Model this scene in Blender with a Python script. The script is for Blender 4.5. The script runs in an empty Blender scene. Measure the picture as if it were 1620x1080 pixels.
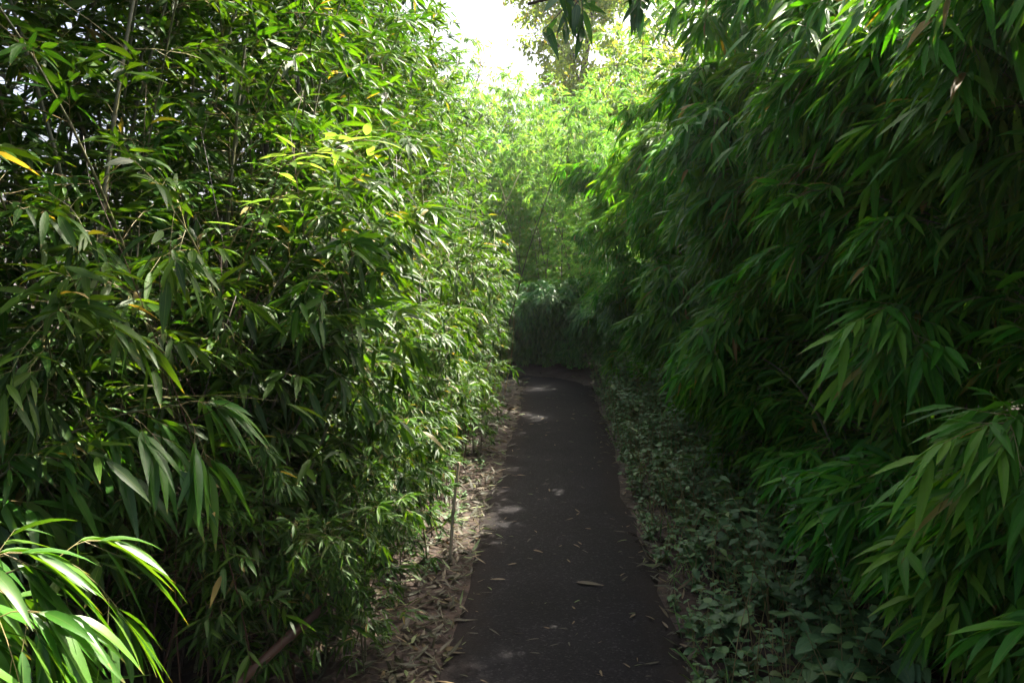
import bpy, math
import numpy as np
from mathutils import Vector, Matrix

PI = math.pi
R = math.radians
scene = bpy.context.scene
C = scene.collection
UP = np.array([0.0, 0.0, 1.0])
HAZE = 0.0006

# ------------------------------------------------------------------ helpers
def nrm(a):
    a = np.asarray(a, float)
    return a / np.maximum(np.linalg.norm(a, axis=-1, keepdims=True), 1e-9)

class Shape:
    """collects leaves, tubes and strips; every vertex carries info = (across, along, tone)"""
    def __init__(self):
        self.v, self.q, self.t, self.info = [], [], [], []
        self.qm, self.tm = [], []
        self.n = 0

    def add(self, v, info, quads=None, tris=None, mat=0):
        v = np.asarray(v, np.float32).reshape(-1, 3)
        self.v.append(v)
        self.info.append(np.asarray(info, np.float32).reshape(-1, 3))
        if quads is not None and len(quads):
            q = np.asarray(quads, np.int32).reshape(-1, 4) + self.n
            self.q.append(q); self.qm.append(np.full(len(q), mat, np.int32))
        if tris is not None and len(tris):
            t = np.asarray(tris, np.int32).reshape(-1, 3) + self.n
            self.t.append(t); self.tm.append(np.full(len(t), mat, np.int32))
        self.n += len(v)

    def leaves(self, P, D, N, L, W, droop, fold, tone, prof, mat=0, curl=None):
        """a batch of leaf blades: base P, direction D, face normal about N, length L, full width W"""
        P = np.asarray(P, float).reshape(-1, 3); k = len(P)
        if k == 0:
            return
        D = nrm(D); S = nrm(np.cross(D, N)); N = nrm(np.cross(S, D))
        L = np.broadcast_to(np.asarray(L, float), (k,)); W = np.broadcast_to(np.asarray(W, float), (k,))
        droop = np.broadcast_to(np.asarray(droop, float), (k,)); fold = np.broadcast_to(np.asarray(fold, float), (k,))
        tone = np.broadcast_to(np.asarray(tone, float), (k,))
        curl = np.zeros(k) if curl is None else np.asarray(curl, float)
        ns = len(prof)
        V = np.zeros((k, (ns - 1) * 3 + 1, 3)); I = np.zeros((k, (ns - 1) * 3 + 1, 3))
        for i, (t, w) in enumerate(prof):
            c = P + D * (L * t * (1 - 0.25 * np.abs(droop) * t))[:, None]
            c = c + (S * (curl * L * t * t)[:, None])
            c[:, 2] -= droop * L * t * t
            if i == ns - 1:
                V[:, -1] = c
                I[:, -1, 1] = 1.0; I[:, -1, 2] = tone
            else:
                half = (W * 0.5 * w)[:, None]
                lift = (W * 0.5 * w * fold)[:, None]
                V[:, i * 3] = c - S * half + N * lift
                V[:, i * 3 + 1] = c
                V[:, i * 3 + 2] = c + S * half + N * lift
                I[:, i * 3, 0] = -1; I[:, i * 3 + 2, 0] = 1
                I[:, i * 3:i * 3 + 3, 1] = t
                I[:, i * 3:i * 3 + 3, 2] = tone[:, None]
        m = V.shape[1]
        q, tr = [], []
        for i in range(ns - 2):
            a = i * 3
            q += [[a, a + 1, a + 4, a + 3], [a + 1, a + 2, a + 5, a + 4]]
        a = (ns - 2) * 3
        tr += [[a, a + 1, m - 1], [a + 1, a + 2, m - 1]]
        off = (np.arange(k) * m)[:, None, None]
        self.add(V, I, (np.array(q)[None] + off) if q else None, np.array(tr)[None] + off, mat)

    def tube(self, pts, rad, sides=6, mat=0, tone=0.5, cap=True, along=None):
        pts = np.asarray(pts, float); m = len(pts)
        rad = np.broadcast_to(np.asarray(rad, float), (m,))
        T = np.gradient(pts, axis=0); T = nrm(T)
        ref = np.array([1.0, 0.0, 0.0]) if abs(T[0][0]) < 0.8 else np.array([0.0, 1.0, 0.0])
        A = nrm(np.cross(T, ref)); B = np.cross(T, A)
        ang = np.linspace(0, 2 * PI, sides, endpoint=False)
        V = pts[:, None] + rad[:, None, None] * (A[:, None] * np.cos(ang)[None, :, None] + B[:, None] * np.sin(ang)[None, :, None])
        if along is None:
            along = np.concatenate([[0], np.cumsum(np.linalg.norm(np.diff(pts, axis=0), axis=1))])
        I = np.zeros((m, sides, 3)); I[:, :, 0] = np.cos(ang)[None]; I[:, :, 1] = np.asarray(along)[:, None]; I[:, :, 2] = tone
        q = []
        for i in range(m - 1):
            for j in range(sides):
                j2 = (j + 1) % sides
                q.append([i * sides + j, i * sides + j2, (i + 1) * sides + j2, (i + 1) * sides + j])
        tr = []
        if cap:
            for j in range(1, sides - 1):
                tr.append([0, j + 1, j]); b = (m - 1) * sides; tr.append([b, b + j, b + j + 1])
        self.add(V, I, q, tr, mat)

    def mesh(self, name, mats, smooth=True):
        me = bpy.data.meshes.new(name)
        v = np.concatenate(self.v); info = np.concatenate(self.info)
        q = np.concatenate(self.q) if self.q else np.zeros((0, 4), np.int32)
        t = np.concatenate(self.t) if self.t else np.zeros((0, 3), np.int32)
        qm = np.concatenate(self.qm) if self.qm else np.zeros(0, np.int32)
        tm = np.concatenate(self.tm) if self.tm else np.zeros(0, np.int32)
        me.vertices.add(len(v)); me.vertices.foreach_set('co', v.ravel())
        loops = np.concatenate([q.ravel(), t.ravel()]).astype(np.int32)
        me.loops.add(len(loops)); me.loops.foreach_set('vertex_index', loops)
        npoly = len(q) + len(t)
        start = np.concatenate([np.arange(len(q)) * 4, len(q) * 4 + np.arange(len(t)) * 3]).astype(np.int32)
        me.polygons.add(npoly); me.polygons.foreach_set('loop_start', start)
        me.polygons.foreach_set('material_index', np.concatenate([qm, tm]).astype(np.int32))
        me.polygons.foreach_set('use_smooth', np.full(npoly, smooth, bool))
        at = me.attributes.new('info', 'FLOAT_VECTOR', 'POINT')
        at.data.foreach_set('vector', info.astype(np.float32).ravel())
        for m in mats:
            me.materials.append(m)
        me.update(calc_edges=True)
        return me

def link(name, me, parent=None, loc=(0, 0, 0)):
    o = bpy.data.objects.new(name, me); C.objects.link(o)
    if parent is not None:
        o.parent = parent
    o.location = loc
    return o

def tag(o, label=None, cat=None, group=None, kind=None):
    if label: o['label'] = label
    if cat: o['category'] = cat
    if group: o['group'] = group
    if kind: o['kind'] = kind
    return o

def thing(name, label, cat, loc=(0, 0, 0), group=None):
    o = bpy.data.objects.new(name, None); C.objects.link(o); o.location = loc
    o.empty_display_size = 0.1
    return tag(o, label, cat, group)

# ------------------------------------------------------------------ materials
def new_mat(name):
    m = bpy.data.materials.new(name); m.use_nodes = True
    nt = m.node_tree; nt.nodes.clear()
    return m, nt

def N(nt, typ, **kw):
    n = nt.nodes.new(typ)
    for k, v in kw.items():
        setattr(n, k, v)
    return n

def ramp(nt, stops, fac):
    r = N(nt, 'ShaderNodeValToRGB')
    el = r.color_ramp.elements
    while len(el) > 1:
        el.remove(el[-1])
    el[0].position = stops[0][0]; el[0].color = (*stops[0][1], 1)
    for p, c in stops[1:]:
        e = el.new(p); e.color = (*c, 1)
    nt.links.new(fac, r.inputs['Fac'])
    return r.outputs['Color']

def math_node(nt, op, a, b=None, c=None):
    n = N(nt, 'ShaderNodeMath', operation=op)
    for i, x in enumerate((a, b, c)):
        if x is None: continue
        if isinstance(x, (int, float)): n.inputs[i].default_value = x
        else: nt.links.new(x, n.inputs[i])
    return n.outputs[0]

def mix_col(nt, fac, a, b, blend='MIX'):
    n = N(nt, 'ShaderNodeMix', data_type='RGBA', blend_type=blend)
    for sock, x in ((n.inputs[0], fac), (n.inputs[6], a), (n.inputs[7], b)):
        if isinstance(x, (int, float)): sock.default_value = x
        elif isinstance(x, tuple): sock.default_value = (*x, 1)
        else: nt.links.new(x, sock)
    return n.outputs[2]

def leaf_mat(name, stops, trans=0.35, rough=0.42, tcol=(1.15, 1.25, 0.45), vein=26.0, spec=0.5, objvar=0.12):
    m, nt = new_mat(name)
    at = N(nt, 'ShaderNodeAttribute', attribute_name='info')
    sp = N(nt, 'ShaderNodeSeparateXYZ'); nt.links.new(at.outputs['Vector'], sp.inputs[0])
    oi = N(nt, 'ShaderNodeObjectInfo')
    col = ramp(nt, stops, sp.outputs['Z'])
    # whole-plant variation
    hs = N(nt, 'ShaderNodeHueSaturation')
    nt.links.new(col, hs.inputs['Color'])
    hs.inputs['Saturation'].default_value = 1.0
    nt.links.new(math_node(nt, 'MULTIPLY_ADD', oi.outputs['Random'], 0.03, 0.485), hs.inputs['Hue'])
    nt.links.new(math_node(nt, 'MULTIPLY_ADD', oi.outputs['Random'], 2 * objvar, 1 - objvar), hs.inputs['Value'])
    col = hs.outputs['Color']
    # pale midrib and fine parallel veins across the blade
    mid = math_node(nt, 'SUBTRACT', 1.0, math_node(nt, 'MINIMUM', math_node(nt, 'MULTIPLY', math_node(nt, 'ABSOLUTE', sp.outputs['X']), 9.0), 1.0))
    col = mix_col(nt, math_node(nt, 'MULTIPLY', mid, 0.35), col, (0.16, 0.2, 0.06))
    veins = math_node(nt, 'SINE', math_node(nt, 'MULTIPLY', sp.outputs['X'], vein))
    col = mix_col(nt, math_node(nt, 'MULTIPLY_ADD', veins, 0.09, 0.09), col, (0.10, 0.2, 0.04))
    # dry brownish tips on some leaves
    tip = math_node(nt, 'MULTIPLY', math_node(nt, 'GREATER_THAN', sp.outputs['Y'], 0.9), math_node(nt, 'GREATER_THAN', sp.outputs['Z'], 0.55))
    col = mix_col(nt, math_node(nt, 'MULTIPLY', tip, 0.55), col, (0.2, 0.14, 0.05))
    tc = N(nt, 'ShaderNodeTexCoord')
    ns = N(nt, 'ShaderNodeTexNoise'); ns.inputs['Scale'].default_value = 22; ns.inputs['Detail'].default_value = 2
    nt.links.new(tc.outputs['Object'], ns.inputs['Vector'])
    col = mix_col(nt, 0.22, col, ramp(nt, [(0.3, (0.55, 0.55, 0.55)), (0.7, (1.3, 1.3, 1.2))], ns.outputs['Fac']), 'MULTIPLY')
    b = N(nt, 'ShaderNodeBsdfPrincipled')
    nt.links.new(col, b.inputs['Base Color'])
    b.inputs['Roughness'].default_value = rough
    b.inputs['Specular IOR Level'].default_value = spec
    bp = N(nt, 'ShaderNodeBump'); bp.inputs['Strength'].default_value = 0.12; bp.inputs['Distance'].default_value = 0.002
    nt.links.new(veins, bp.inputs['Height']); nt.links.new(bp.outputs[0], b.inputs['Normal'])
    tl = N(nt, 'ShaderNodeBsdfTranslucent')
    nt.links.new(mix_col(nt, 1.0, col, tcol, 'MULTIPLY'), tl.inputs['Color'])
    add = N(nt, 'ShaderNodeMixShader'); add.inputs[0].default_value = trans
    nt.links.new(b.outputs[0], add.inputs[1]); nt.links.new(tl.outputs[0], add.inputs[2])
    out = N(nt, 'ShaderNodeOutputMaterial'); nt.links.new(add.outputs[0], out.inputs[0])
    return m

def cane_mat(name, c1, c2, ring, rough=0.45):
    m, nt = new_mat(name)
    at = N(nt, 'ShaderNodeAttribute', attribute_name='info')
    sp = N(nt, 'ShaderNodeSeparateXYZ'); nt.links.new(at.outputs['Vector'], sp.inputs[0])
    oi = N(nt, 'ShaderNodeObjectInfo')
    tc = N(nt, 'ShaderNodeTexCoord')
    mp = N(nt, 'ShaderNodeMapping'); mp.inputs['Scale'].default_value = (60, 60, 5)
    nt.links.new(tc.outputs['Object'], mp.inputs['Vector'])
    ns = N(nt, 'ShaderNodeTexNoise'); ns.inputs['Scale'].default_value = 1; ns.inputs['Detail'].default_value = 4
    nt.links.new(mp.outputs[0], ns.inputs['Vector'])
    f = math_node(nt, 'ADD', math_node(nt, 'MULTIPLY', ns.outputs['Fac'], 0.6), math_node(nt, 'MULTIPLY', oi.outputs['Random'], 0.5))
    col = mix_col(nt, f, c1, c2)
    # the pale waxy ring under each node (along = position inside the internode)
    fr = math_node(nt, 'FRACT', sp.outputs['Y'])
    near = math_node(nt, 'GREATER_THAN', fr, 0.93)
    col = mix_col(nt, math_node(nt, 'MULTIPLY', near, 0.6), col, ring)
    b = N(nt, 'ShaderNodeBsdfPrincipled'); nt.links.new(col, b.inputs['Base Color'])
    b.inputs['Roughness'].default_value = rough
    out = N(nt, 'ShaderNodeOutputMaterial'); nt.links.new(b.outputs[0], out.inputs[0])
    return m

M = {}
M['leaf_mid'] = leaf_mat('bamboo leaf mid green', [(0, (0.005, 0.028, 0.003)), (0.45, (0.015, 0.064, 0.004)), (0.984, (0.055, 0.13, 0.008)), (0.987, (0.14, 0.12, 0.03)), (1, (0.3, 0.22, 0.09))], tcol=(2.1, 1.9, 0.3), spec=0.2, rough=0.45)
M['leaf_deep'] = leaf_mat('bamboo leaf deep green', [(0, (0.014, 0.10, 0.005)), (0.5, (0.046, 0.21, 0.008)), (0.985, (0.115, 0.26, 0.018)), (0.989, (0.2, 0.16, 0.03)), (1, (0.24, 0.14, 0.04))], trans=0.4, rough=0.45, tcol=(1.6, 1.5, 0.3), spec=0.17)
M['leaf_broad'] = leaf_mat('broad bamboo leaf', [(0, (0.018, 0.085, 0.006)), (0.6, (0.04, 0.14, 0.009)), (1, (0.085, 0.2, 0.02))], trans=0.36, rough=0.38, vein=46, tcol=(1.6, 1.4, 0.3))
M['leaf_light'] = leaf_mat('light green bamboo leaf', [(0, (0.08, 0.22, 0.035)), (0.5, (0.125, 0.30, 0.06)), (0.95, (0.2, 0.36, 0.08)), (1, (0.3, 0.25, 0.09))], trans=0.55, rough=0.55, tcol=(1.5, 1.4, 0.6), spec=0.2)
M['leaf_gloss'] = leaf_mat('glossy blue green leaf', [(0, (0.025, 0.13, 0.03)), (0.5, (0.06, 0.22, 0.045)), (1, (0.12, 0.3, 0.06))], trans=0.35, rough=0.34, tcol=(1.3, 1.3, 0.4), spec=0.5)
M['leaf_weed'] = leaf_mat('weed leaf', [(0, (0.035, 0.09, 0.028)), (0.6, (0.06, 0.14, 0.048)), (0.9, (0.095, 0.18, 0.04)), (1, (0.12, 0.11, 0.03))], trans=0.25, rough=0.6, vein=14)
M['leaf_tree'] = leaf_mat('yellowing tree leaf', [(0, (0.12, 0.22, 0.035)), (0.5, (0.18, 0.28, 0.05)), (0.85, (0.28, 0.3, 0.06)), (1, (0.34, 0.2, 0.05))], trans=0.65, rough=0.6, vein=12, tcol=(1.5, 1.35, 0.6), spec=0.2)
M['leaf_tree_dark'] = leaf_mat('glossy dark tree leaf', [(0, (0.015, 0.055, 0.012)), (1, (0.035, 0.1, 0.02))], trans=0.33, rough=0.36, vein=12)
M['leaf_dry'] = leaf_mat('dry fallen leaf', [(0, (0.010, 0.004, 0.002)), (0.45, (0.022, 0.0095, 0.004)), (0.78, (0.042, 0.019, 0.008)), (0.9, (0.12, 0.07, 0.032)), (0.92, (0.1, 0.12, 0.03)), (1, (0.05, 0.1, 0.02))], trans=0.1, rough=0.65, tcol=(1, 0.8, 0.5), vein=16)
M['twig'] = cane_mat('bamboo twig', (0.14, 0.15, 0.04), (0.2, 0.13, 0.05), (0.2, 0.16, 0.07), 0.55)
M['cane_green'] = cane_mat('green bamboo cane', (0.03, 0.045, 0.012), (0.08, 0.075, 0.025), (0.16, 0.14, 0.08))
M['cane_dark'] = cane_mat('dark bamboo cane', (0.012, 0.009, 0.006), (0.035, 0.022, 0.014), (0.09, 0.07, 0.05))
M['cane_pale'] = cane_mat('pale dry bamboo cane', (0.3, 0.24, 0.15), (0.42, 0.35, 0.24), (0.2, 0.13, 0.07), 0.6)
M['cane_yellow'] = cane_mat('yellow bamboo cane', (0.2, 0.15, 0.03), (0.34, 0.24, 0.06), (0.3, 0.25, 0.14), 0.5)
M['cane_brown'] = cane_mat('brown dead bamboo cane', (0.035, 0.015, 0.008), (0.08, 0.036, 0.018), (0.04, 0.02, 0.01), 0.6)
M['bark'] = cane_mat('bark', (0.045, 0.032, 0.022), (0.1, 0.075, 0.05), (0.05, 0.035, 0.025), 0.9)

def soil_mat():
    m, nt = new_mat('leaf strewn soil')
    tc = N(nt, 'ShaderNodeTexCoord')
    n1 = N(nt, 'ShaderNodeTexNoise'); n1.inputs['Scale'].default_value = 14; n1.inputs['Detail'].default_value = 6
    n2 = N(nt, 'ShaderNodeTexVoronoi'); n2.inputs['Scale'].default_value = 38
    n3 = N(nt, 'ShaderNodeTexNoise'); n3.inputs['Scale'].default_value = 1.1; n3.inputs['Detail'].default_value = 3
    for n in (n1, n2, n3): nt.links.new(tc.outputs['Object'], n.inputs['Vector'])
    c = ramp(nt, [(0.25, (0.007, 0.0034, 0.002)), (0.5, (0.018, 0.009, 0.005)), (0.75, (0.042, 0.022, 0.012))], n1.outputs['Fac'])
    hv = N(nt, 'ShaderNodeSeparateColor'); nt.links.new(n2.outputs['Color'], hv.inputs[0])
    c = mix_col(nt, 0.5, c, ramp(nt, [(0, (0.012, 0.006, 0.003)), (0.5, (0.036, 0.019, 0.01)), (1, (0.075, 0.046, 0.024))], hv.outputs[0]))
    c = mix_col(nt, 0.5, c, ramp(nt, [(0.3, (0.5, 0.5, 0.5)), (0.7, (1.1, 1.05, 1))], n3.outputs['Fac']), 'MULTIPLY')
    b = N(nt, 'ShaderNodeBsdfPrincipled'); nt.links.new(c, b.inputs['Base Color']); b.inputs['Roughness'].default_value = 0.9
    bp = N(nt, 'ShaderNodeBump'); bp.inputs['Strength'].default_value = 0.8; bp.inputs['Distance'].default_value = 0.02
    nt.links.new(n1.outputs['Fac'], bp.inputs['Height']); nt.links.new(bp.outputs[0], b.inputs['Normal'])
    out = N(nt, 'ShaderNodeOutputMaterial'); nt.links.new(b.outputs[0], out.inputs[0])
    return m

def asphalt_mat():
    m, nt = new_mat('worn path asphalt')
    at = N(nt, 'ShaderNodeAttribute', attribute_name='info')
    sp = N(nt, 'ShaderNodeSeparateXYZ'); nt.links.new(at.outputs['Vector'], sp.inputs[0])
    tc = N(nt, 'ShaderNodeTexCoord')
    n1 = N(nt, 'ShaderNodeTexNoise'); n1.inputs['Scale'].default_value = 160; n1.inputs['Detail'].default_value = 3
    n2 = N(nt, 'ShaderNodeTexVoronoi'); n2.inputs['Scale'].default_value = 110
    n3 = N(nt, 'ShaderNodeTexNoise'); n3.inputs['Scale'].default_value = 2.3; n3.inputs['Detail'].default_value = 5
    n4 = N(nt, 'ShaderNodeTexNoise'); n4.inputs['Scale'].default_value = 9; n4.inputs['Detail'].default_value = 6
    for n in (n1, n2, n3, n4): nt.links.new(tc.outputs['Object'], n.inputs['Vector'])
    c = ramp(nt, [(0.3, (0.011, 0.0105, 0.0112)), (0.55, (0.022, 0.021, 0.0225)), (0.75, (0.052, 0.049, 0.051))], n1.outputs['Fac'])
    hv = N(nt, 'ShaderNodeSeparateColor'); nt.links.new(n2.outputs['Color'], hv.inputs[0])
    c = mix_col(nt, 0.45, c, ramp(nt, [(0, (0.016, 0.015, 0.016)), (0.8, (0.034, 0.032, 0.033)), (0.93, (0.08, 0.076, 0.076)), (1, (0.14, 0.13, 0.125))], hv.outputs[0]))
    c = mix_col(nt, 0.8, c, ramp(nt, [(0.3, (0.11, 0.11, 0.12)), (0.7, (0.36, 0.36, 0.40))], n3.outputs['Fac']), 'MULTIPLY')
    # soil trodden onto the edges of the path
    e = math_node(nt, 'ADD', math_node(nt, 'ABSOLUTE', sp.outputs['X']), math_node(nt, 'MULTIPLY_ADD', n4.outputs['Fac'], 0.5, -0.25))
    ef = N(nt, 'ShaderNodeMapRange'); nt.links.new(e, ef.inputs[0])
    ef.inputs[1].default_value = 0.62; ef.inputs[2].default_value = 1.02
    c = mix_col(nt, math_node(nt, 'MULTIPLY', ef.outputs[0], 0.85), c, (0.015, 0.011, 0.009))
    b = N(nt, 'ShaderNodeBsdfPrincipled'); nt.links.new(c, b.inputs['Base Color'])
    b.inputs['Roughness'].default_value = 0.85
    b.inputs['Specular IOR Level'].default_value = 0.1
    bp = N(nt, 'ShaderNodeBump'); bp.inputs['Strength'].default_value = 0.55; bp.inputs['Distance'].default_value = 0.004
    nt.links.new(n1.outputs['Fac'], bp.inputs['Height']); nt.links.new(bp.outputs[0], b.inputs['Normal'])
    out = N(nt, 'ShaderNodeOutputMaterial'); nt.links.new(b.outputs[0], out.inputs[0])
    return m
M['soil'] = soil_mat()
M['asphalt'] = asphalt_mat()

# leaf outlines: (position along the blade, share of the full width)
PB = [(0, 0.08), (0.12, 0.62), (0.38, 1.0), (0.7, 0.66), (1, 0)]
PBN = [(0, 0.06), (0.06, 0.45), (0.18, 0.86), (0.36, 1.0), (0.58, 0.84), (0.8, 0.46), (1, 0)]
PF = [(0, 0.15), (0.4, 1.0), (1, 0)]
PO = [(0, 0.15), (0.12, 0.8), (0.35, 1.0), (0.7, 0.6), (1, 0)]

# ------------------------------------------------------------------ bamboo canes
STY = {
    # upright thicket with short spreading leaf fans
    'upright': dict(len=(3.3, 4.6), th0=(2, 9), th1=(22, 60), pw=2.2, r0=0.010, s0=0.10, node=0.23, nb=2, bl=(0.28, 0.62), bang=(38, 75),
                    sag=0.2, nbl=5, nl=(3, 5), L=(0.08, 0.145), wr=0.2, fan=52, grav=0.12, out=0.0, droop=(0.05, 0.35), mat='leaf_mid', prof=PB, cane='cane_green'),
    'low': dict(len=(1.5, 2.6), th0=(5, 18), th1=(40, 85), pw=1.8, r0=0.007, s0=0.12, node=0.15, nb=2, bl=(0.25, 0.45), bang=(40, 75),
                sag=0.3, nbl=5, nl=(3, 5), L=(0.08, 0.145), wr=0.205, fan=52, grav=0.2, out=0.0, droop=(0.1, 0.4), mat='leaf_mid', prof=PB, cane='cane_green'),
    # arching canes whose tips pour over the path
    'cascade': dict(len=(3.0, 4.9), th0=(4, 12), th1=(85, 128), pw=2.0, r0=0.011, s0=0.30, node=0.16, nb=3, bl=(0.3, 0.62), bang=(30, 62),
                    sag=0.38, nbl=6, nl=(3, 6), L=(0.1, 0.18), wr=0.175, fan=46, grav=0.34, out=0.6, droop=(0.1, 0.4), mat='leaf_deep', prof=PB, cane='cane_green'),
    'cascade_low': dict(len=(1.3, 2.6), th0=(12, 28), th1=(85, 135), pw=1.5, r0=0.008, s0=0.14, node=0.12, nb=3, bl=(0.26, 0.5), bang=(30, 62),
                        sag=0.38, nbl=5, nl=(3, 6), L=(0.1, 0.18), wr=0.175, fan=46, grav=0.34, out=0.6, droop=(0.1, 0.4), mat='leaf_deep', prof=PB, cane='cane_green'),
    # big leaved bamboo beside the camera
    'broad': dict(len=(1.6, 2.3), th0=(6, 16), th1=(60, 100), pw=1.6, r0=0.008, s0=0.22, node=0.17, nb=2, bl=(0.22, 0.4), bang=(40, 70),
                  sag=0.5, nbl=4, nl=(3, 5), L=(0.14, 0.23), wr=0.165, fan=36, grav=0.6, out=0.45, droop=(0.15, 0.5), mat='leaf_broad', prof=PBN, cane='cane_green'),
    # glossy shrubby bamboo at the bend
    'mound': dict(len=(1.7, 2.7), th0=(5, 20), th1=(45, 100), pw=1.7, r0=0.008, s0=0.08, node=0.13, nb=3, bl=(0.28, 0.5), bang=(35, 70),
                  sag=0.35, nbl=5, nl=(3, 6), L=(0.14, 0.22), wr=0.21, fan=50, grav=0.35, out=0.2, droop=(0.1, 0.4), mat='leaf_gloss', prof=PF, cane='cane_green'),
    # tall, fine and light green, out in the sun round the bend
    'fine': dict(len=(4.5, 6.4), th0=(2, 8), th1=(35, 85), pw=2.4, r0=0.012, s0=0.12, node=0.24, nb=3, bl=(0.35, 0.75), bang=(40, 70),
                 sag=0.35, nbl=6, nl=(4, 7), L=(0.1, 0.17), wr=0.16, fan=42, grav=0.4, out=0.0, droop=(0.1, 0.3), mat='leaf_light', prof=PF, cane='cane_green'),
}

def make_cane(style, seed):
    s = STY[style]; g = np.random.default_rng(seed)
    L = g.uniform(*s['len']); th0, th1 = R(g.uniform(*s['th0'])), R(g.uniform(*s['th1']))
    wob = g.uniform(-0.5, 0.5)
    ns = 26
    u = np.linspace(0, 1, ns)
    th = th0 + (th1 - th0) * u ** s['pw']
    az = wob * u + 0.08 * np.sin(u * 9 + seed)
    T = np.stack([np.sin(th) * np.cos(az), np.sin(th) * np.sin(az), np.cos(th)], 1)
    P = np.concatenate([[[0, 0, 0]], np.cumsum((T[:-1] + T[1:]) / 2 * L / (ns - 1), axis=0)])
    P[:, 2] -= 0.05
    # nodes: the cane swells a little at each joint
    nn = max(int(L / s['node']), 5)
    un, rn, al = [], [], []
    for k in range(nn + 1):
        f = k / nn; r = s['r0'] * (1 - 0.85 * f) + 0.0012
        for d, m_, a in ((-0.08, 1.0, k - 0.06), (0.0, 1.28, k), (0.06, 1.0, k + 0.05)):
            x = (k + d) / nn
            if 0 <= x <= 1:
                un.append(x); rn.append(r * m_); al.append(a + 0.0001)
    pts = np.stack([np.interp(un, u, P[:, i]) for i in range(3)], 1)
    cane = Shape(); cane.tube(pts, rn, 7, 0, 0.5, True, al)
    fol = Shape()
    LP, LD, LN, LL, LW, LT, LG = [], [], [], [], [], [], []
    for k in range(nn + 1):
        f = k / nn
        if f < s['s0']:
            continue
        p0 = np.array([np.interp(f, u, P[:, i]) for i in range(3)])
        t0 = nrm(np.array([np.interp(f, u, T[:, i]) for i in range(3)]))
        a0 = g.uniform(0, 2 * PI)
        side = nrm(np.cross(t0, [0.3, 1, 0.1])); side2 = np.cross(t0, side)
        for b in range(s['nb']):
            a = a0 + (k % 2) * PI + b * 2 * PI / s['nb'] * g.uniform(0.75, 1.2)
            ba = R(g.uniform(*s['bang']))
            bd = t0 * math.cos(ba) + (side * math.cos(a) + side2 * math.sin(a)) * math.sin(ba)
            if s['out']:
                bd = nrm(bd + np.array([s['out'] * 0.7, 0, 0]))
            bl = g.uniform(*s['bl']) * (1.15 - 0.75 * f) * (0.55 + 0.45 * min(1, (f - s['s0']) * 6 + 0.3))
            tt = np.linspace(0, 1, 4)
            bp = p0 + bd * (bl * tt)[:, None] - UP * (s['sag'] * bl * tt ** 2)[:, None]
            fol.tube(bp, np.array([0.0021, 0.0017, 0.0013, 0.0007]) * (s['r0'] / 0.01), 3, 1, 0.5, False)
            for j in range(s['nbl']):
                t = 1.0 if j == 0 else g.uniform(0.22, 0.98)
                q = np.array([np.interp(t, tt, bp[:, i]) for i in range(3)])
                dloc = nrm(bd - UP * 2 * s['sag'] * t)
                sd = nrm(np.cross(dloc, UP) + 1e-4)
                sg = 1 if (j % 2) else -1
                tw = nrm(dloc + sd * sg * (0 if j == 0 else g.uniform(0.4, 1.2)) + g.normal(0, 0.28, 3) - UP * s['grav'] * 0.35)
                tl = g.uniform(0.03, 0.12)
                e = q + tw * tl
                if j:
                    fol.tube(np.stack([q, e]), [0.0011, 0.0007], 3, 1, 0.5, False)
                nl = int(g.integers(s['nl'][0], s['nl'][1] + 1))
                ts = nrm(np.cross(tw, UP) + g.normal(0, 0.35, 3))
                for i in range(nl):
                    w_ = 0 if i == 0 else (1 if i % 2 else -1)
                    ph = R(s['fan']) * (0.35 + 0.65 * ((i + 1) // 2) / max(1, nl // 2)) * w_ * g.uniform(0.7, 1.25)
                    d = tw * math.cos(ph) + ts * math.sin(ph) + np.array([s['out'] * 0.55, 0, 0]) - UP * s['grav'] * g.uniform(0.5, 1.3) + g.normal(0, 0.2, 3)
                    LP.append(q + tw * tl * (1 - 0.75 * i / nl)); LD.append(d)
                    LN.append(UP * 0.9 + np.array([0.45, 0, 0]) * (1 if s['out'] else 0) + g.normal(0, 0.42, 3))
                    ll = g.uniform(*s['L']) * (1.0 if i else 1.05) * g.choice([1, 1, 1, 0.72])
                    LL.append(ll); LW.append(ll * s['wr'] * g.uniform(0.8, 1.2))
                    LT.append(g.uniform(0, 1)); LG.append(g.uniform(*s['droop']))
    k = len(LP)
    fol.leaves(LP, np.array(LD), np.array(LN), np.array(LL), np.array(LW), np.array(LG), g.uniform(0.12, 0.5, k), np.array(LT), s['prof'], 0, g.normal(0, 0.05, k))
    pts = np.array(LP) + 0.6 * np.array(LL)[:, None] * nrm(np.array(LD))
    pts = pts[g.permutation(k)[:160]]
    return (cane.mesh('bamboo cane ' + style, [M[s['cane']]]), fol.mesh('bamboo foliage ' + style, [M[s['mat']], M['twig']]), pts)

LIB = {}
for i, (st, cnt) in enumerate((('upright', 8), ('low', 6), ('cascade', 8), ('cascade_low', 6), ('broad', 4), ('fine', 6), ('mound', 5))):
    LIB[st] = [make_cane(st, 100 * (i + 1) + j) for j in range(cnt)]

CURV_C = (-1.27, 11.2); RAD = 1.3
def path_line():
    pts = []
    for y in np.linspace(-6, 11.2, 60): pts.append((0.03 + 0.02 * math.sin(y * 0.9), y))
    for a in np.linspace(0, PI / 2, 22)[1:]: pts.append((CURV_C[0] + RAD * math.cos(a), CURV_C[1] + RAD * math.sin(a)))
    for x in np.linspace(-1.6, -14, 30): pts.append((x, 12.5 + 0.05 * (x + 1.27) ** 2 * 0.2))
    return np.array(pts)
PL = path_line()

def path_dist(x, y):
    """distance of points to the path's middle line"""
    p = np.stack([np.asarray(x, float).ravel(), np.asarray(y, float).ravel()], 1)
    return np.sqrt(((p[:, None] - PL[None]) ** 2).sum(2)).min(1)

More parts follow.
